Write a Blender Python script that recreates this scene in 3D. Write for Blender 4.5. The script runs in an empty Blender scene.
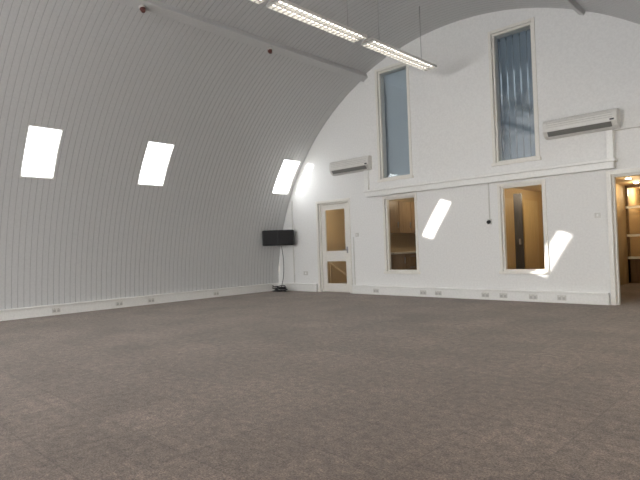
import bpy, bmesh, math, random
from mathutils import Vector, Matrix
random.seed(4)
D=9.234; CX=-5.02; R=5.346; YB=-5.0; XR=1.8; ZR=2.5
scene=bpy.context.scene
scene.view_settings.view_transform='Standard'
COL=scene.collection
# ---------------------------------------------------------------- materials
def newmat(name):
    m=bpy.data.materials.new(name); m.use_nodes=True
    nt=m.node_tree; b=nt.nodes.get('Principled BSDF')
    return m,nt,b
def paint(name,col,rough=0.6,var=0.04,bump=0.02,scale=30,metal=0.0):
    m,nt,b=newmat(name)
    n=nt.nodes.new('ShaderNodeTexNoise'); n.inputs['Scale'].default_value=scale; n.inputs['Detail'].default_value=4
    tc=nt.nodes.new('ShaderNodeNewGeometry'); nt.links.new(tc.outputs['Position'],n.inputs['Vector'])
    r=nt.nodes.new('ShaderNodeValToRGB')
    c0=[max(0,c*(1-var)) for c in col]; c1=[min(1,c*(1+var)) for c in col]
    r.color_ramp.elements[0].color=(*c0,1); r.color_ramp.elements[1].color=(*c1,1)
    r.color_ramp.elements[0].position=0.3; r.color_ramp.elements[1].position=0.7
    nt.links.new(n.outputs['Fac'],r.inputs['Fac']); nt.links.new(r.outputs['Color'],b.inputs['Base Color'])
    b.inputs['Roughness'].default_value=rough; b.inputs['Metallic'].default_value=metal
    if bump>0:
        bp=nt.nodes.new('ShaderNodeBump'); bp.inputs['Strength'].default_value=bump*5; bp.inputs['Distance'].default_value=0.002
        nt.links.new(n.outputs['Fac'],bp.inputs['Height']); nt.links.new(bp.outputs['Normal'],b.inputs['Normal'])
    return m
def emit(name,col,s):
    m,nt,b=newmat(name)
    b.inputs['Base Color'].default_value=(*col,1)
    b.inputs['Emission Color'].default_value=(*col,1); b.inputs['Emission Strength'].default_value=s
    return m
def glassmat(name,tint=(1,1,1),gloss=0.0,mult=1.0,rough=0.02):
    m=bpy.data.materials.new(name); m.use_nodes=True; nt=m.node_tree; nt.nodes.clear()
    o=nt.nodes.new('ShaderNodeOutputMaterial'); mx=nt.nodes.new('ShaderNodeMixShader')
    t=nt.nodes.new('ShaderNodeBsdfTransparent'); t.inputs['Color'].default_value=(*tint,1)
    g=nt.nodes.new('ShaderNodeBsdfGlossy'); g.inputs['Roughness'].default_value=rough
    fr=nt.nodes.new('ShaderNodeFresnel'); fr.inputs['IOR'].default_value=1.35
    ad=nt.nodes.new('ShaderNodeMath'); ad.operation='MULTIPLY_ADD'; ad.inputs[1].default_value=mult; ad.inputs[2].default_value=gloss
    nt.links.new(fr.outputs[0],ad.inputs[0]); nt.links.new(ad.outputs[0],mx.inputs[0])
    nt.links.new(t.outputs[0],mx.inputs[1]); nt.links.new(g.outputs[0],mx.inputs[2]); nt.links.new(mx.outputs[0],o.inputs[0])
    return m
def wood(name,c1,c2,axis_scale=(6,6,0.6),rough=0.4):
    m,nt,b=newmat(name)
    g=nt.nodes.new('ShaderNodeNewGeometry'); mp=nt.nodes.new('ShaderNodeMapping'); mp.inputs['Scale'].default_value=axis_scale
    n=nt.nodes.new('ShaderNodeTexNoise'); n.inputs['Scale'].default_value=4; n.inputs['Detail'].default_value=6; n.inputs['Distortion'].default_value=1.0
    r=nt.nodes.new('ShaderNodeValToRGB'); r.color_ramp.elements[0].color=(*c1,1); r.color_ramp.elements[1].color=(*c2,1)
    r.color_ramp.elements[0].position=0.3; r.color_ramp.elements[1].position=0.7
    nt.links.new(g.outputs['Position'],mp.inputs[0]); nt.links.new(mp.outputs[0],n.inputs['Vector'])
    nt.links.new(n.outputs['Fac'],r.inputs['Fac']); nt.links.new(r.outputs['Color'],b.inputs['Base Color'])
    b.inputs['Roughness'].default_value=rough
    return m
def carpet():
    m,nt,b=newmat('carpet_tiles'); N=nt.nodes; L=nt.links
    g=N.new('ShaderNodeNewGeometry')
    sc=N.new('ShaderNodeVectorMath'); sc.operation='SCALE'; sc.inputs['Scale'].default_value=2.0; L.new(g.outputs['Position'],sc.inputs[0])
    fl=N.new('ShaderNodeVectorMath'); fl.operation='FLOOR'; L.new(sc.outputs[0],fl.inputs[0])
    wn=N.new('ShaderNodeTexWhiteNoise'); wn.noise_dimensions='2D'; L.new(fl.outputs[0],wn.inputs['Vector'])
    fine=N.new('ShaderNodeTexNoise'); fine.inputs['Scale'].default_value=90; fine.inputs['Detail'].default_value=6; fine.inputs['Roughness'].default_value=0.85; L.new(g.outputs['Position'],fine.inputs['Vector'])
    mid=N.new('ShaderNodeTexNoise'); mid.inputs['Scale'].default_value=15; mid.inputs['Detail'].default_value=8; mid.inputs['Roughness'].default_value=0.85; L.new(g.outputs['Position'],mid.inputs['Vector'])
    big=N.new('ShaderNodeTexNoise'); big.inputs['Scale'].default_value=1.3; big.inputs['Detail'].default_value=6; L.new(g.outputs['Position'],big.inputs['Vector'])
    r=N.new('ShaderNodeValToRGB'); e=r.color_ramp.elements
    e[0].position=0.39; e[0].color=(0.020,0.0145,0.0125,1); e[1].position=0.63; e[1].color=(0.240,0.182,0.150,1)
    L.new(fine.outputs['Fac'],r.inputs['Fac'])
    def mul(col,src,a,bv,f0=0.25,f1=0.75):
        mr=N.new('ShaderNodeMapRange'); mr.inputs['From Min'].default_value=f0; mr.inputs['From Max'].default_value=f1
        mr.inputs['To Min'].default_value=a; mr.inputs['To Max'].default_value=bv
        L.new(src,mr.inputs['Value'])
        v=N.new('ShaderNodeVectorMath'); v.operation='SCALE'; L.new(col,v.inputs[0]); L.new(mr.outputs[0],v.inputs['Scale']); return v.outputs[0]
    c=mul(r.outputs['Color'],wn.outputs['Value'],0.90,1.10,0,1)
    c=mul(c,mid.outputs['Fac'],0.30,1.80,0.33,0.67)
    c=mul(c,big.outputs['Fac'],0.72,1.28)
    fr=N.new('ShaderNodeVectorMath'); fr.operation='FRACTION'; L.new(sc.outputs[0],fr.inputs[0])
    sp=N.new('ShaderNodeSeparateXYZ'); L.new(fr.outputs[0],sp.inputs[0])
    mn=N.new('ShaderNodeMath'); mn.operation='MINIMUM'; L.new(sp.outputs[0],mn.inputs[0]); L.new(sp.outputs[1],mn.inputs[1])
    lt=N.new('ShaderNodeMapRange'); lt.inputs['From Min'].default_value=0.0; lt.inputs['From Max'].default_value=0.03; lt.inputs['To Min'].default_value=0.62; lt.inputs['To Max'].default_value=1
    L.new(mn.outputs[0],lt.inputs['Value'])
    v=N.new('ShaderNodeVectorMath'); v.operation='SCALE'; L.new(c,v.inputs[0]); L.new(lt.outputs[0],v.inputs['Scale'])
    L.new(v.outputs[0],b.inputs['Base Color']); b.inputs['Roughness'].default_value=0.9
    b.inputs['Specular IOR Level'].default_value=0.18
    b.inputs['Sheen Weight'].default_value=0.22; b.inputs['Sheen Tint'].default_value=(1,0.93,0.87,1)
    bp=N.new('ShaderNodeBump'); bp.inputs['Strength'].default_value=0.6; bp.inputs['Distance'].default_value=0.006; L.new(fine.outputs['Fac'],bp.inputs['Height']); L.new(bp.outputs['Normal'],b.inputs['Normal'])
    return m
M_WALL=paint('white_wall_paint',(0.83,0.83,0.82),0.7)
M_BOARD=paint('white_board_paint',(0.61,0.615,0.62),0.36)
M_GROOVE=paint('board_joint_paint',(0.46,0.465,0.47),0.8)  # groove shade put into the colour so the board lines show
M_TRIM=paint('white_gloss_trim',(0.86,0.86,0.84),0.35)
M_FRAME=paint('cream_window_frame',(0.82,0.80,0.75),0.4)
M_CARPET=carpet()
M_AC=paint('off_white_plastic',(0.74,0.73,0.70),0.4,bump=0)
M_ACG=paint('light_grey_plastic',(0.50,0.49,0.47),0.5,bump=0)
M_ACD=paint('grey_plastic_slats',(0.20,0.20,0.19),0.5,bump=0)
M_BLACK=paint('black_plastic',(0.012,0.012,0.014),0.45,bump=0)
M_MESH=paint('black_speaker_mesh',(0.02,0.02,0.022),0.8,var=0.6,scale=300)
M_METAL=paint('grey_metal',(0.45,0.45,0.46),0.35,metal=0.8,bump=0)
M_RED=paint('dark_red_plastic',(0.10,0.025,0.02),0.5,bump=0)
M_TUBE=emit('fluorescent_glow',(1.0,0.94,0.85),3.5)
M_SPOT=emit('spot_glow',(1.0,0.85,0.6),15)
M_GLASS=glassmat('clear_glass',mult=0.35)
M_GLASSB=glassmat('blue_tinted_glass',(0.95,0.975,0.99),0.05,0.7,0.035)
M_SKYG=glassmat('skylight_glass',(1,1,1),0.0,0.2)
M_TAN=paint('tan_wall_paint',(0.44,0.33,0.18),0.7)
M_LOBBY=paint('ochre_lobby_paint',(0.36,0.26,0.14),0.7)
M_CREAMW=paint('cream_wall_paint',(0.52,0.43,0.30),0.7)
M_WOOD=wood('beech_cabinet_wood',(0.24,0.17,0.11),(0.34,0.25,0.165))
M_DWOOD=wood('dark_stained_wood',(0.03,0.03,0.035),(0.06,0.06,0.065))
M_BWOOD=wood('brown_screen_wood',(0.12,0.075,0.04),(0.18,0.115,0.065))
M_FWOOD=wood('light_wood_floor',(0.20,0.14,0.09),(0.29,0.21,0.14),(0.6,6,6))
M_BLIND=paint('blue_grey_blind_fabric',(0.19,0.24,0.29),0.8)
M_BLIND2=paint('pale_blue_blind_fabric',(0.52,0.57,0.61),0.8)
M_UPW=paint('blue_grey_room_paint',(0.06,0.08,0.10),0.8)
M_PLATE=paint('white_plastic_plate',(0.64,0.63,0.60),0.35,bump=0)
# ---------------------------------------------------------------- helpers
def link(o): COL.objects.link(o); return o
def meshobj(name,bm,mats,origin=None):
    me=bpy.data.meshes.new(name)
    if origin is not None:
        bmesh.ops.translate(bm,verts=bm.verts,vec=-Vector(origin))
    bm.to_mesh(me); bm.free()
    for m in (mats if isinstance(mats,list) else [mats]): me.materials.append(m)
    o=bpy.data.objects.new(name,me)
    if origin is not None: o.location=origin
    return link(o)
def par(o,p):
    if p is not None:
        o.parent=p; o.location=o.location-p.location
    return o
def addbox(bm,x0,x1,y0,y1,z0,z1,mi=0):
    vs=[bm.verts.new((x,y,z)) for x in (x0,x1) for y in (y0,y1) for z in (z0,z1)]
    for f in ((0,1,3,2),(4,6,7,5),(0,4,5,1),(2,3,7,6),(0,2,6,4),(1,5,7,3)):
        fc=bm.faces.new([vs[i] for i in f]); fc.material_index=mi
def boxes(name,bl,mat,parent=None,bev=0.0):
    bm=bmesh.new()
    for b in bl: addbox(bm,*b)
    bmesh.ops.recalc_face_normals(bm,faces=bm.faces)
    xs=[v.co.x for v in bm.verts]; ys=[v.co.y for v in bm.verts]; zs=[v.co.z for v in bm.verts]
    org=((min(xs)+max(xs))/2,(min(ys)+max(ys))/2,min(zs))
    o=meshobj(name,bm,mat,org)
    if bev>0:
        md=o.modifiers.new('bevel','BEVEL'); md.width=bev; md.segments=2; md.limit_method='ANGLE'
    return par(o,parent)
def box(name,x0,x1,y0,y1,z0,z1,mat,parent=None,bev=0.0):
    return boxes(name,[(x0,x1,y0,y1,z0,z1)],mat,parent,bev)
def extr(name,prof,x0,x1,mat,parent=None,bev=0.0):
    bm=bmesh.new()
    a=[bm.verts.new((x0,y,z)) for y,z in prof]; b=[bm.verts.new((x1,y,z)) for y,z in prof]
    bm.faces.new(a); bm.faces.new(list(reversed(b)))
    n=len(prof)
    for i in range(n): bm.faces.new((a[i],b[i],b[(i+1)%n],a[(i+1)%n]))
    bmesh.ops.recalc_face_normals(bm,faces=bm.faces)
    zs=[z for y,z in prof]; ys=[y for y,z in prof]
    o=meshobj(name,bm,mat,((x0+x1)/2,max(ys),min(zs)))
    if bev>0:
        md=o.modifiers.new('bevel','BEVEL'); md.width=bev; md.segments=2; md.limit_method='ANGLE'
    return par(o,parent)
def cyl(name,p0,p1,r,mat,parent=None,r2=None,seg=20):
    p0=Vector(p0); p1=Vector(p1); d=p1-p0
    bm=bmesh.new()
    bmesh.ops.create_cone(bm,cap_ends=True,segments=seg,radius1=r,radius2=r if r2 is None else r2,depth=d.length)
    q=d.to_track_quat('Z','Y').to_matrix().to_4x4()
    bmesh.ops.transform(bm,matrix=Matrix.Translation((p0+p1)/2)@q,verts=bm.verts)
    for f in bm.faces: f.smooth=len(f.verts)==4
    return par(meshobj(name,bm,mat,p0),parent)
def tube(name,pts,r,mat,parent=None):
    cu=bpy.data.curves.new(name,'CURVE'); cu.dimensions='3D'; cu.bevel_depth=r; cu.bevel_resolution=3
    sp=cu.splines.new('NURBS'); sp.points.add(len(pts)-1)
    o0=Vector(pts[0])
    for i,p in enumerate(pts): sp.points[i].co=(*(Vector(p)-o0),1)
    sp.use_endpoint_u=True; sp.order_u=3
    cu.materials.append(mat)
    tmp=bpy.data.objects.new(name+'_c',cu); COL.objects.link(tmp)
    dg=bpy.context.evaluated_depsgraph_get(); dg.update()
    me=bpy.data.meshes.new_from_object(tmp.evaluated_get(dg)); me.name=name
    bpy.data.objects.remove(tmp); o=link(bpy.data.objects.new(name,me)); o.location=o0
    if not me.materials: me.materials.append(mat)
    return par(o,parent)
def thing(name,label,cat,loc,group=None):
    e=link(bpy.data.objects.new(name,None)); e.location=loc; e.empty_display_size=0.1
    e['label']=label; e['category']=cat
    if group: e['group']=group
    return e
def st(o):
    o['kind']='structure'; return o
def tag(o,label,cat,group=None):
    o['label']=label; o['category']=cat
    if group: o['group']=group
    return o
def arc(x):
    if x>CX+math.sqrt(R*R-ZR*ZR): return ZR+0.02
    d=R*R-(x-CX)**2
    return math.sqrt(d)+0.02 if d>0 else 0.02
# ---------------------------------------------------------------- room shell
def frange(a,b,s):
    n=max(1,round((b-a)/s)); return [a+(b-a)*i/n for i in range(n+1)]
TH1,TH2=27.6,37.3
WT=0.10
SKY=[(2.93,3.44),(5.04,5.58),(8.58,9.10)]
pr=[]; P=0.10; GW=0.0045; GD=0.006
k=0
while True:
    yy=YB+k*P
    if yy>D: break
    pr+= [(yy-GW,0.0),(yy,GD),(yy+GW,0.0)]
    k+=1
pr=[p for p in pr if p[0]>YB+0.01 and p[0]<D-0.01]
pr=[(YB,0.0)]+pr+[(D,0.0)]
for a,b in SKY:
    for e in (a,b):
        if min(abs(e-p[0]) for p in pr)<0.007:
            pr=[p for p in pr if abs(e-p[0])>=0.007]
        pr.append((e,0.0))
pr.sort()
thE=180-math.degrees(math.asin(ZR/R))
ths=frange(0,TH1,3)+frange(TH1,TH2,2.5)[1:]+frange(TH2,thE,2.6)[1:]
def P3(t,yy,off=0.0):
    a=math.radians(t); return Vector((CX-(R+off)*math.cos(a),yy,(R+off)*math.sin(a)))
def shell(name,tlist):
    bm=bmesh.new()
    def grid(off,groove,flip,mat):
        V=[[bm.verts.new(P3(t,yy,off+(g if groove else 0))) for (yy,g) in pr] for t in tlist]
        for i in range(len(tlist)-1):
            tm=(tlist[i]+tlist[i+1])/2
            for j in range(len(pr)-1):
                ym=(pr[j][0]+pr[j+1][0])/2
                if TH1<tm<TH2 and any(a<ym<b for a,b in SKY): continue
                q=(V[i][j],V[i][j+1],V[i+1][j+1],V[i+1][j])
                f=bm.faces.new(q if not flip else q[::-1])
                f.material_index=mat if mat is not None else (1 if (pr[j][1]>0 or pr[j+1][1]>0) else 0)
    grid(0.0,True,False,None); grid(WT,False,True,0)
    f=next(iter(bm.faces)); f.normal_update(); c=f.calc_center_median()
    if f.normal.dot(Vector((CX,c.y,1.0))-c)<0:
        bmesh.ops.reverse_faces(bm,faces=bm.faces)
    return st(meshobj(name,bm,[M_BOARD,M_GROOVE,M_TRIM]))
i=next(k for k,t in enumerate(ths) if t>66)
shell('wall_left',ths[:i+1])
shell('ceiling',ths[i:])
# skylights: white painted box lining with a deep outer upstand and a pane
UP=0.34
n_w=1
for a,b in SKY:
    bm=bmesh.new()
    def bar(t0,t1,y0,y1,o0,o1):
        vs=[]
        for t in (t0,t1):
            for yy in (y0,y1):
                for of in (o0,o1): vs.append(bm.verts.new(P3(t,yy,of)))
        for f in ((0,1,3,2),(4,6,7,5),(0,4,5,1),(2,3,7,6),(0,2,6,4),(1,5,7,3)): bm.faces.new([vs[i] for i in f])
    e=0.25; g=0.02
    bar(TH1-e,TH1,a-g,b+g,-0.004,UP); bar(TH2,TH2+e,a-g,b+g,-0.004,UP)
    bar(TH1,TH2,a-g,a,0.02,UP); bar(TH1,TH2,b,b+g,0.02,UP)
    for q in range(4):
        u0=TH1+(TH2-TH1)*q/4; u1=TH1+(TH2-TH1)*(q+1)/4
        bar(u0,u1,a-g,a,-0.004,0.03); bar(u0,u1,b,b+g,-0.004,0.03)
    bmesh.ops.recalc_face_normals(bm,faces=bm.faces)
    w=st(meshobj('window_%d'%n_w,bm,M_TRIM,P3(TH1,(a+b)/2)))
    bm=bmesh.new()
    bm.faces.new([bm.verts.new(P3(TH1,a,UP-0.02)),bm.verts.new(P3(TH1,b,UP-0.02)),bm.verts.new(P3(TH2,b,UP-0.02)),bm.verts.new(P3(TH2,a,UP-0.02))])
    par(meshobj('glass_pane',bm,M_SKYG,P3(TH1,(a+b)/2)),w)
    n_w+=1
xr0=CX+math.sqrt(R*R-ZR*ZR)
st(box('ceiling.001',xr0-0.01,XR+0.1,YB,D,ZR,ZR+0.1,M_WALL))
bl=[(XR,XR+0.12,YB,D,0,0.9),(XR,XR+0.12,YB,D,2.2,ZR)]
for y0,y1 in ((YB,-2.2),(-0.4,0.4),(2.2,3.0),(4.8,5.6),(7.4,D)): bl.append((XR,XR+0.12,y0,y1,0.9,2.2))
st(boxes('wall_right',bl,M_WALL))
for y0,y1 in ((-2.2,-0.4),(0.4,2.2),(3.0,4.8),(5.6,7.4)):
    w=st(boxes('window_%d'%n_w,[(XR+0.03,XR+0.08,y0,y0+0.06,0.9,2.2),(XR+0.03,XR+0.08,y1-0.06,y1,0.9,2.2),(XR+0.03,XR+0.08,y0,y1,0.9,0.96),(XR+0.03,XR+0.08,y0,y1,2.14,2.2)],M_TRIM)); n_w+=1
st(box('wall_outside',3.2,3.4,-12,16,0,3.0,M_TAN))
def wallplane(name,yf,x0,x1,z0,holes,th,mats,step=0.08):
    xs=set(frange(x0,x1,step)); zs={z0,5.45}
    for h in holes: xs|={h[0],h[1]}; zs|={h[2],h[3]}
    zs|=set(frange(2.6,5.4,0.4))
    xs=sorted(x for x in xs if x0-1e-6<=x<=x1+1e-6); zs=sorted(z for z in zs if z>=z0-1e-6)
    def clean(l,keep):
        out=[]
        for v in l:
            if out and v-out[-1]<0.012:
                if v in keep: out[-1]=v
                continue
            out.append(v)
        return out
    kx=set(); kz={z0}
    for h in holes: kx|={h[0],h[1]}; kz|={h[2],h[3]}
    xs=clean(xs,kx); zs=clean(zs,kz)
    bm=bmesh.new()
    V=[[bm.verts.new((x,yf,min(z,max(arc(x),z0)))) for z in zs] for x in xs]
    for i in range(len(xs)-1):
        for j in range(len(zs)-1):
            xm=(xs[i]+xs[i+1])/2; zm=(zs[j]+zs[j+1])/2
            if any(h[0]<xm<h[1] and h[2]<zm<h[3] for h in holes): continue
            if V[i][j].co.z>=V[i][j+1].co.z-1e-5 and V[i+1][j].co.z>=V[i+1][j+1].co.z-1e-5: continue
            bm.faces.new((V[i][j],V[i+1][j],V[i+1][j+1],V[i][j+1]))
    bmesh.ops.remove_doubles(bm,verts=bm.verts,dist=0.0005)
    bmesh.ops.dissolve_degenerate(bm,edges=bm.edges,dist=0.0003)
    loose=[v for v in bm.verts if not v.link_faces]
    bmesh.ops.delete(bm,geom=loose,context='VERTS')
    if th:
        r=bmesh.ops.extrude_face_region(bm,geom=list(bm.faces))
        bmesh.ops.translate(bm,verts=[v for v in r['geom'] if isinstance(v,bmesh.types.BMVert)],vec=(0,th,0))
    bmesh.ops.recalc_face_normals(bm,faces=bm.faces)
    return st(meshobj(name,bm,mats))
H_door=(-8.84,-7.86,0.0,2.16); H_A=(-6.82,-6.03,0.50,2.11); H_B=(-4.20,-3.41,0.52,2.09)
H_C=(-6.84,-6.06,2.50,4.87); H_D=(-4.22,-3.46,2.50,4.89); H_W=(-2.36,-1.0,0.0,2.08)
wallplane('wall_back',D,CX-R-0.02,XR+0.02,0.0,[H_door,H_A,H_B,H_C,H_D,H_W],0.12,M_WALL)
PT=0.08
wallplane('trim_1',D-PT,-7.20,-0.36,2.31,[H_C,H_D,(-2.30,0.0,2.25,2.76)],PT,M_WALL)
HF=[(-8.5,-6.5,1.5,3.4),(-3.5,-1.5,1.5,3.4),(-6.0,-4.0,1.5,3.4)]
wallplane('wall_front',YB,CX-R-0.02,XR+0.02,0.0,HF,0.12,M_WALL,step=0.15)
bpy.data.objects['wall_front'].location.y=-0.12
st(box('wall_outside',-16.4,6,-10.2,-10.0,0,6.0,M_WALL))  # unseen wall added to keep direct sun off the front windows
st(boxes('trim_2',[(-7.24,-2.27,D-0.14,D-0.001,2.165,2.27),(-7.27,-2.24,D-0.18,D-0.001,2.27,2.32)],M_TRIM,bev=0.006))
st(boxes('trim_3',[(-2.37,-2.27,D-0.13,D-0.001,2.325,2.77)],M_TRIM,bev=0.004))
st(boxes('trim_8',[(-7.26,-7.15,D-0.14,D-0.001,2.325,2.76)],M_TRIM,bev=0.004))
st(box('floor',CX-R-0.05,XR+0.1,YB-0.1,D+0.06,-0.1,0.0,M_CARPET))
def purlin(name,t0,t1,side,dp=0.11):
    prof=[]
    for t,of in ((t0,0.02),(t0,-dp),(t1,-dp),(t1,0.02)):
        a=math.radians(t); x=(R+of)*math.cos(a); prof.append((CX-x if side<0 else CX+x,(R+of)*math.sin(a)))
    bm=bmesh.new(); A=[bm.verts.new((x,YB,z)) for x,z in prof]; B=[bm.verts.new((x,D,z)) for x,z in prof]
    bm.faces.new(A); bm.faces.new(B[::-1])
    for i in range(4): bm.faces.new((A[i],B[i],B[(i+1)%4],A[(i+1)%4]))
    bmesh.ops.recalc_face_normals(bm,faces=bm.faces)
    o=meshobj(name,bm,M_BOARD,(prof[1][0],(YB+D)/2,prof[1][1])); md=o.modifiers.new('b','BEVEL'); md.width=0.012; md.segments=2
    return st(o)
purlin('trim_4',65.0,66.8,-1); purlin('trim_5',63.0,64.0,1,0.07)
st(boxes('baseboard_left',[(CX-R-0.01,CX-R+0.060,YB,D-0.06,0.0,0.175),(CX-R-0.01,CX-R+0.085,YB,D-0.06,0.165,0.195)],M_TRIM,bev=0.005))
st(boxes('baseboard_back',[(-10.36,-8.92,D-0.060,D,0.0,0.175),(-10.36,-8.92,D-0.085,D,0.165,0.195),(-7.78,-2.44,D-0.060,D,0.0,0.175),(-7.78,-2.44,D-0.085,D,0.165,0.195)],M_TRIM,bev=0.005))
# ---------------------------------------------------------------- window/door frames in back wall
def frame(name,h,proud,wd,mat,glass,yglass=0.07,bottom=True,yf=D):
    x0,x1,z0,z1=h; t=0.045
    bl=[(x0-wd,x0+0.012,yf-proud,yf+0.002,z0-(wd if bottom else 0),z1+wd),(x1-0.012,x1+wd,yf-proud,yf+0.002,z0-(wd if bottom else 0),z1+wd),
        (x0+0.012,x1-0.012,yf-proud,yf+0.002,z1-0.012,z1+wd)]
    if bottom: bl.append((x0-0.02-wd,x1+0.02+wd,yf-proud-0.02,yf+0.002,z0-wd,z0+0.012))
    bl+=[(x0,x0+t,yf+0.03,D+0.11,z0,z1),(x1-t,x1,yf+0.03,D+0.11,z0,z1),(x0+t,x1-t,yf+0.03,D+0.11,z1-t,z1)]
    if bottom: bl.append((x0+t,x1-t,yf+0.03,D+0.11,z0,z0+t))
    o=st(boxes(name,bl,mat,bev=0.004))
    if glass:
        g=box('glass_pane',x0+t,x1-t,D+yglass,D+yglass+0.006,z0+t,z1-t,glass); par(g,o)
    return o
frame('window_8',H_A,0.02,0.04,M_FRAME,M_GLASS)
frame('window_9',H_B,0.02,0.04,M_FRAME,M_GLASS)
frame('window_10',H_C,0.02,0.045,M_FRAME,M_GLASSB,yf=D-PT,yglass=0.0)
frame('window_11',H_D,0.02,0.045,M_FRAME,M_GLASSB,yf=D-PT,yglass=0.0)
frame('trim_6',H_door,0.025,0.05,M_FRAME,None,bottom=False)
frame('trim_7',H_W,0.025,0.06,M_FRAME,None,bottom=False)
lx0,lx1=-8.79,-7.91; yl0,yl1=D+0.06,D+0.10
d=st(boxes('door_1',[(lx0,lx0+0.13,yl0,yl1,0.01,2.11),(lx1-0.13,lx1,yl0,yl1,0.01,2.11),(lx0+0.13,lx1-0.13,yl0,yl1,1.98,2.11),
   (lx0+0.13,lx1-0.13,yl0,yl1,0.74,0.99),(lx0+0.13,lx1-0.13,yl0,yl1,0.01,0.21)],M_FRAME,bev=0.004))
for z0,z1 in ((0.21,0.74),(0.99,1.98)):
    par(box('glass_pane',lx0+0.13,lx1-0.13,yl0+0.015,yl0+0.021,z0,z1,M_GLASS),d)
h=boxes('door_handle',[(lx1-0.09,lx1-0.05,yl0-0.012,yl0,0.93,1.08),(lx1-0.17,lx1-0.06,yl0-0.05,yl0-0.03,0.995,1.015),(lx1-0.075,lx1-0.06,yl0-0.05,yl0,0.995,1.015)],M_METAL,bev=0.003); par(h,d)
# ---------------------------------------------------------------- rooms behind the back wall
Y1=D+0.12; Y2=D+4.2; ZF=2.28; Y3=D+6.0
def rm(name,x0,x1,mat,fl,ceil,y2=Y2):
    st(box('floor',x0,x1,D+0.06,y2,-0.1,0.0,fl))
    st(box('ceiling',x0,x1,Y1,y2,ZF,ZF+0.12,ceil))
    st(box('wall_'+name,x0,x1,y2,y2+0.1,0,ZF,mat))
rm('far',-10.4,-7.42,M_CREAMW,M_FWOOD,M_CREAMW)
rm('far',-7.32,-5.10,M_CREAMW,M_FWOOD,M_CREAMW)
rm('far',-5.00,-3.34,M_TAN,M_FWOOD,M_CREAMW)
rm('far',-3.24,2.2,M_LOBBY,M_CARPET,M_LOBBY,Y3)
for xa,m,y2 in ((-10.5,M_CREAMW,Y2),(-7.42,M_CREAMW,Y2),(-5.10,M_TAN,Y2),(-3.34,M_LOBBY,Y3),(2.2,M_LOBBY,Y3)):
    st(box('wall_side',xa,xa+0.10,Y1,y2,0,ZF,m))
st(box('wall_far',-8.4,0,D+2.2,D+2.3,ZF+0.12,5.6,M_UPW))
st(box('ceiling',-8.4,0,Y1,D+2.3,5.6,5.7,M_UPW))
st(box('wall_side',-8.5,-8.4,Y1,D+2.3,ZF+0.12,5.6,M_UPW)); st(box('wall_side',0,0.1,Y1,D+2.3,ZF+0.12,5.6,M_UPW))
def blind(hh,mat,label,ang,pitch=0.085,w=0.044):
    x0,x1,z0,z1=hh
    e=thing('vertical_blind',label,'blind',((x0+x1)/2,D+0.20,z0+0.01))
    par(box('head_rail',x0-0.05,x1+0.05,D+0.17,D+0.23,z1-0.02,z1+0.03,M_PLATE),e)
    bm=bmesh.new(); x=x0-0.02
    while x<x1+0.06:
        a=math.radians(ang+random.uniform(-0.8,0.8)); dx,dy=w*math.cos(a),w*math.sin(a)
        vs=[bm.verts.new((x+s*dx,D+0.20+s*dy,z)) for s,z in ((-1,z0+0.01),(1,z0+0.01),(1,z1-0.02),(-1,z1-0.02))]
        bm.faces.new(vs); x+=pitch
    s=meshobj('blind_slats',bm,mat,((x0+x1)/2,D+0.20,z0+0.01)); md=s.modifiers.new('s','SOLIDIFY'); md.thickness=0.002
    s['kind']='stuff'
    par(s,e); return e
blind(H_C,M_BLIND2,'pale blue-grey vertical blind closed behind tall upper window',4,0.08)
blind(H_D,M_BLIND,'dark blue-grey vertical blind with open slats behind upper window',-14,0.125,0.058)
# ---------------------------------------------------------------- kitchen
xk=-7.325
def cabinet(y0,y1,z0,z1,depth,label,name='kitchen_cabinet',grp=None,drawers=False):
    e=thing(name,label,'cabinet',(xk+depth/2,(y0+y1)/2,z0),grp)
    box('body',xk,xk+depth,y0+0.002,y1-0.002,z0,z1,M_WOOD,e)
    if drawers:
        n=3; hh=(z1-z0-0.1)/n
        for i in range(n):
            za=z0+0.1+i*hh
            dr=box('drawer',xk+depth,xk+depth+0.02,y0+0.008,y1-0.008,za+0.008,za+hh-0.008,M_WOOD,e,0.003)
            hd=box('handle',xk+depth+0.02,xk+depth+0.045,(y0+y1)/2-0.08,(y0+y1)/2+0.08,za+hh-0.07,za+hh-0.055,M_METAL); hd.parent=dr; hd.location=hd.location-e.location-dr.location
    else:
        dr=box('door',xk+depth,xk+depth+0.02,y0+0.008,y1-0.008,z0+(0.1 if z0<0.1 else 0.005),z1-0.005,M_WOOD,e,0.003)
        hz=z0+0.12 if z0>0.5 else z1-0.22
        hd=box('handle',xk+depth+0.02,xk+depth+0.045,y1-0.07,y1-0.055,hz,hz+0.14,M_METAL); hd.parent=dr; hd.location=hd.location-e.location-dr.location
    return e
for i in range(5):
    y0=D+0.3+i*0.5
    cabinet(y0,y0+0.5,0.0,0.87,0.45,'beech base unit with '+('drawers' if i%2 else 'a door')+' under the worktop',grp='kitchen base units',drawers=bool(i%2))
    cabinet(y0,y0+0.5,1.35,2.1,0.3,'beech wall unit above the kitchen worktop',name='wall_cabinet',grp='kitchen wall units')
tag(box('worktop',xk,xk+0.5,D+0.3,D+2.8,0.872,0.91,M_PLATE,bev=0.004),'pale laminate worktop over the kitchen base units','worktop')
d2=st(boxes('door_2',[(-4.53,-4.36,D+1.35,D+1.39,0.005,2.05)],M_DWOOD,bev=0.004))
par(box('door_handle',-4.43,-4.40,D+1.31,D+1.35,1.0,1.12,M_METAL),d2)
M_GOLD=wood('golden_oak_door',(0.40,0.31,0.16),(0.52,0.41,0.22))
for ya in (D+0.9,D+1.9,D+2.9):
    dd=st(box('door_3',-4.995,-4.955,ya,ya+0.85,0.0,2.03,M_GOLD,bev=0.004))
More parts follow.
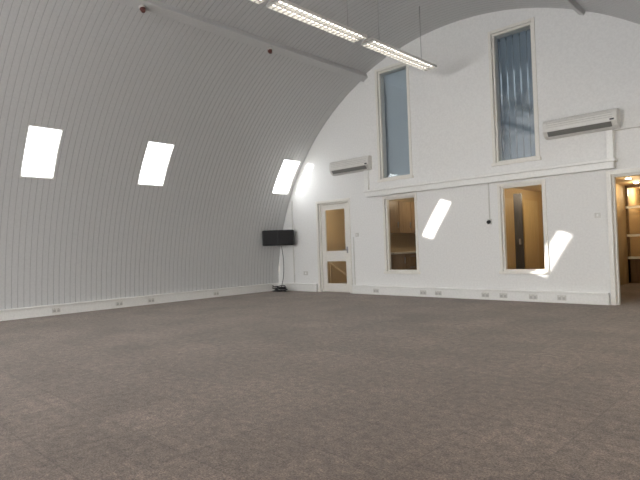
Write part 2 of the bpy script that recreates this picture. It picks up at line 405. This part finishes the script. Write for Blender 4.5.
# stair rail behind the glazed door
e=thing('stair_rail','slim sloping cream stair handrail behind the glazed door','handrail',(-8.9,D+0.9,0.0))
bm=bmesh.new()
vs=[(-9.9,0.98),(-8.2,0.02),(-8.2,0.06),(-9.9,1.02)]
A=[bm.verts.new((x,D+0.88,z)) for x,z in vs]; B=[bm.verts.new((x,D+0.92,z)) for x,z in vs]
bm.faces.new(A); bm.faces.new(B[::-1])
for i in range(4): bm.faces.new((A[i],B[i],B[(i+1)%4],A[(i+1)%4]))
bmesh.ops.recalc_face_normals(bm,faces=bm.faces)
par(meshobj('handrail',bm,M_CREAMW,(-9.05,D+0.9,0.5)),e)
for x in (-9.8,-9.3): box('post',x-0.02,x+0.02,D+0.88,D+0.92,0.0,0.98-(x+9.9)*0.565,M_CREAMW,e)
# glazed screen in lobby: brown posts with pale transoms
YS=D+4.6
sc_=st(boxes('window_12',[(-3.24,2.2,YS,YS+0.06,0,0.10),(-3.24,2.2,YS,YS+0.06,0.1,0.56),(-3.24,2.2,YS,YS+0.06,2.22,ZF)]+
   [(x,x+0.05,YS,YS+0.06,0.0,ZF) for x in (-3.24,-2.2,-1.2,-0.2,0.8)],M_BWOOD))
for z in (0.56,1.08,1.74):
    par(box('transom',-3.24,2.2,YS-0.02,YS+0.08,z,z+0.055,M_TRIM),sc_)
def lamp(x,y,z,w,col,r=0.05):
    l=bpy.data.lights.new('downlight_bulb','POINT'); l.energy=w; l.color=col; l.shadow_soft_size=r
    o=link(bpy.data.objects.new('lamp_glow',l)); o.location=(x,y,z); return o
WARM=(1.0,0.82,0.56)
for x,y,w in ((-9.3,D+1.6,24),(-6.3,D+1.3,12),(-4.3,D+1.0,24),(-4.0,D+3.0,22),(-2.45,D+2.0,5),(-2.75,D+2.8,5),(-2.85,D+3.9,12),(-3.0,D+5.3,26),(-1.4,D+5.3,20),(-1.2,D+2.5,6)):
    e=thing('downlight','small round recessed warm ceiling downlight','downlight',(x,y,ZF-0.02),'warm ceiling downlights')
    cyl('bezel',(x,y,ZF-0.012),(x,y,ZF+0.001),0.07,M_METAL,e); cyl('lens',(x,y,ZF-0.03),(x,y,ZF-0.011),0.05,M_SPOT,e)
    o=lamp(x,y,ZF-0.12,w,(1.0,0.76,0.46) if x>-3.2 else WARM); par(o,e)
# ---------------------------------------------------------------- fluorescent pendants
def fixture(y0,y1):
    z=4.27; x=CX; w=0.13
    e=thing('pendant_light','long white fluorescent louvre light hung on thin wires','light',(x,(y0+y1)/2,z),'suspended fluorescent lights')
    prof=[(x-w,z),(x-w,z+0.045),(x-w*0.5,z+0.08),(x+w*0.5,z+0.08),(x+w,z+0.045),(x+w,z),(x+w-0.008,z),(x+w-0.008,z+0.04),(x-w+0.008,z+0.04),(x-w+0.008,z)]
    bm=bmesh.new(); A=[bm.verts.new((a,y0,b)) for a,b in prof]; B=[bm.verts.new((a,y1,b)) for a,b in prof]
    bm.faces.new(A); bm.faces.new(B[::-1]); n=len(prof)
    for i in range(n): bm.faces.new((A[i],B[i],B[(i+1)%n],A[(i+1)%n]))
    bmesh.ops.recalc_face_normals(bm,faces=bm.faces)
    par(meshobj('housing',bm,M_TRIM,(x,(y0+y1)/2,z)),e)
    for s in (-0.06,0.06): cyl('fluorescent_tube',(x+s,y0+0.03,z+0.028),(x+s,y1-0.03,z+0.028),0.010,M_TUBE,e,seg=10)
    nb=20
    bl=[(x-w+0.008,x+w-0.008,y0+k*(y1-y0)/nb-0.004,y0+k*(y1-y0)/nb+0.004,z-0.003,z+0.015) for k in range(1,nb)]
    bl+=[(x-0.008,x+0.008,y0+0.01,y1-0.01,z-0.003,z+0.015),(x-w+0.008,x+w-0.008,y0,y0+0.012,z,z+0.04),(x-w+0.008,x+w-0.008,y1-0.012,y1,z,z+0.04)]
    boxes('louvre',bl,M_ACG,e)
    for yy in (y0+0.3,y1-0.3):
        cyl('suspension_wire',(x,yy,z+0.07),(x,yy,R),0.006,M_METAL,e,seg=6)
    return e
fixture(2.55,4.42); fixture(4.54,6.34); fixture(6.52,8.36)
# ---------------------------------------------------------------- air conditioners
def ac(x0,x1,z0,z1,yw,label):
    e=thing('air_conditioner',label,'air conditioner',((x0+x1)/2,yw,z0),'wall air conditioners')
    h=z1-z0; d=0.22
    prof=[(yw,z0),(yw-0.10,z0),(yw-0.165,z0+0.03),(yw-d+0.005,z0+0.10),(yw-d,z0+0.14),(yw-d+0.008,z1-0.05),(yw-d+0.035,z1-0.012),(yw-d+0.06,z1),(yw,z1)]
    extr('casing',prof,x0,x1,M_AC,e,0.008)
    p=[(yw-0.168,z0+0.024),(yw-d-0.002,z0+0.092),(yw-d-0.010,z0+0.088),(yw-0.176,z0+0.018)]
    extr('outlet_flap',p,x0+0.08,x1-0.08,M_ACD,e)
    boxes('intake_grille',[(x0+0.06,x1-0.06,yw-d-0.002,yw-d+0.012,z0+0.160+i*0.035,z0+0.165+i*0.035) for i in range(3)],M_ACG,e)
    boxes('top_grille',[(x0+0.05,x1-0.05,yw-0.15+i*0.025,yw-0.137+i*0.025,z1-0.002,z1+0.003) for i in range(5)],M_ACD,e)
    box('status_panel',x1-0.10,x1-0.04,yw-d-0.003,yw-d+0.01,z0+0.115,z0+0.140,M_BLACK,e)
    return e
ac(-8.22,-7.06,2.765,3.07,D,'white wall-mounted air conditioner beside the pale-blind window')
ac(-3.28,-2.16,2.775,3.07,D-PT,'white wall-mounted air conditioner beside the dark-blind window')
# ---------------------------------------------------------------- speaker in corner
c=Vector((-9.88,8.84,1.17))
e=thing('wall_speaker','wide black loudspeaker mounted across the room corner','speaker',c)
ang=math.radians(41)
def rotbox(name,x0,x1,y0,y1,z0,z1,mat,bev=0.01):
    o=box(name,x0,x1,y0,y1,z0,z1,mat,None,bev)
    p=Vector(o.location); q=Matrix.Rotation(ang,3,'Z')@Vector((p.x,p.y,0)); o.location=(q.x,q.y,p.z); o.rotation_euler=(0,0,ang); o.parent=e
    return o
rotbox('cabinet_body',-0.40,0.40,-0.10,0.12,0.0,0.39,M_BLACK,0.03)
rotbox('speaker_grille',-0.37,-0.01,-0.112,-0.098,0.03,0.36,M_MESH,0.01)
rotbox('speaker_grille',0.01,0.37,-0.112,-0.098,0.03,0.36,M_MESH,0.01)
rotbox('bracket',-0.06,0.06,0.12,0.36,0.12,0.20,M_BLACK,0.004)
cb=tube('speaker_cable',[(-9.92,8.97,1.16),(-9.98,9.08,0.9),(-10.02,9.12,0.5),(-10.05,9.10,0.25),(-10.12,9.1,0.10),(-10.16,9.1,0.01)],0.008,M_BLACK)
tag(cb,'thin black cable dropping from the corner loudspeaker','cable')
pts=[]
for i in range(60):
    a=i*0.62; r=0.10+0.05*math.sin(i*0.37)+0.03*random.random()
    pts.append((-9.85+r*1.5*math.cos(a),8.80+r*math.sin(a),0.012+0.003*i*(0.6+0.4*random.random())))
tag(tube('cable_coil',pts,0.011,M_BLACK),'loose coil of black cable on the carpet in the corner','cable')
# ---------------------------------------------------------------- small fittings
def socket_back(x,label='white double socket on the trunking skirting'):
    y=D-0.060
    e=thing('wall_socket',label,'socket',(x,y,0.045),'skirting trunking sockets')
    box('faceplate',x-0.073,x+0.073,y-0.010,y,0.045,0.131,M_PLATE,e,0.003)
    for s in (-0.035,0.035):
        box('socket_outlet',x+s-0.022,x+s+0.022,y-0.0115,y-0.0095,0.058,0.100,M_ACG,e)
        box('rocker_switch',x+s-0.006,x+s+0.006,y-0.014,y-0.009,0.108,0.124,M_AC,e)
for x in (-7.09,-5.88,-5.53,-4.53,-4.18,-3.64,-3.16): socket_back(x)
def socket_left(yy):
    x=CX-R+0.060
    e=thing('wall_socket','white double socket on the curved wall skirting','socket',(x,yy,0.045),'skirting trunking sockets')
    box('faceplate',x,x+0.012,yy-0.073,yy+0.073,0.045,0.131,M_AC,e,0.003)
    for s in (-0.035,0.035):
        box('socket_outlet',x+0.010,x+0.0135,yy+s-0.022,yy+s+0.022,0.058,0.100,M_ACG,e)
        box('rocker_switch',x+0.010,x+0.016,yy+s-0.006,yy+s+0.006,0.108,0.124,M_ACG,e)
for yy in (3.63,4.84,5.54,7.2): socket_left(yy)
def plate(x,z,w,h,label,name='light_switch',cat='switch'):
    e=thing(name,label,cat,(x,D,z))
    box('faceplate',x-w/2,x+w/2,D-0.012,D,z,z+h,M_PLATE,e,0.003)
    box('rocker_switch',x-w*0.15,x+w*0.15,D-0.017,D-0.011,z+h*0.3,z+h*0.7,M_TRIM,e,0.002)
plate(-2.57,1.40,0.087,0.087,'white square light switch beside the open doorway')
plate(-7.62,1.30,0.087,0.087,'white square light switch beside the glazed door')
plate(-9.33,0.40,0.15,0.10,'white double wall plate above the skirting',name='wall_plate',cat='socket')
e=thing('wall_camera','small black round camera on white cable conduit','camera',(-4.41,D,1.40))
box('mounting_box',-4.45,-4.37,D-0.03,D,1.40,1.50,M_PLATE,e,0.004)
cyl('black_lens',(-4.41,D-0.03,1.45),(-4.41,D-0.075,1.44),0.034,M_BLACK,e)
box('conduit',-4.42,-4.40,D-0.015,D,1.50,2.165,M_PLATE,e,0.003)
tag(box('cable_conduit',-9.76,-9.73,D-0.02,D,0.198,2.30,M_PLATE,bev=0.004),'thin white vertical cable conduit near the room corner','conduit')
tag(box('cable_conduit',-7.74,-7.72,D-0.015,D,0.198,1.30,M_PLATE,bev=0.003),'thin white vertical cable conduit beside the glazed door','conduit')
for yy in (3.86,6.36):
    p=P3(65.6,yy,-0.11); q=P3(65.6,yy,-0.15); r_=P3(65.6,yy,-0.20)
    e=thing('fire_detector','small dark red detector fixed under the ceiling beam','detector',p,'beam detectors')
    cyl('base',p,q,0.05,M_PLATE,e); cyl('detector_head',q,r_,0.045,M_RED,e,0.028)
# ---------------------------------------------------------------- lights
w=bpy.data.worlds.new('world'); scene.world=w; w.use_nodes=True
bg=w.node_tree.nodes['Background']; bg.inputs[0].default_value=(0.95,0.975,1.0,1); bg.inputs[1].default_value=9
s=bpy.data.lights.new('sun','SUN'); s.energy=11; s.angle=math.radians(0.5); s.color=(1,0.95,0.88)
so=link(bpy.data.objects.new('sun',s)); so.rotation_euler=Vector((1.040,0.99,-0.345)).to_track_quat('-Z','Y').to_euler()
def area(loc,dirv,sx,sy,p,col):
    l=bpy.data.lights.new('window_daylight','AREA'); l.shape='RECTANGLE'; l.size=sx; l.size_y=sy; l.energy=p; l.color=col
    o=link(bpy.data.objects.new('window_daylight',l)); o.location=loc; o.rotation_euler=Vector(dirv).to_track_quat('-Z','Z').to_euler(); return o
DAY=(1.0,0.985,0.965)
for yc in (3.9,6.5): area((XR+0.02,yc,1.55),(-1,0,-0.12),1.8,1.3,18,DAY)  # fill lamps added in the unseen side windows
for xc in (-7.5,-5.0,-2.5): area((xc,YB-0.02,2.45),(0,1,-0.22),1.9,1.8,135,DAY)  # fill lamps added in the front openings to brighten the room
area((-5,D+1.6,5.3),(0,-0.6,-1),4,1,26,(0.95,0.97,1))  # fill lamp added inside the closed upper room, behind the blinds
# ---------------------------------------------------------------- camera
cam=bpy.data.cameras.new('camera'); co=link(bpy.data.objects.new('camera',cam)); cam.lens=522/640*36; cam.sensor_width=36; cam.clip_start=0.05
right=Vector((0.723,0.690,-0.0354)).normalized(); up=Vector((0.0357,0.01386,0.999)); up=(up-up.dot(right)*right).normalized(); back=right.cross(up)
m=Matrix((right,up,back)).transposed().to_4x4(); m.translation=(0,0,1.08); co.matrix_world=m
scene.camera=co
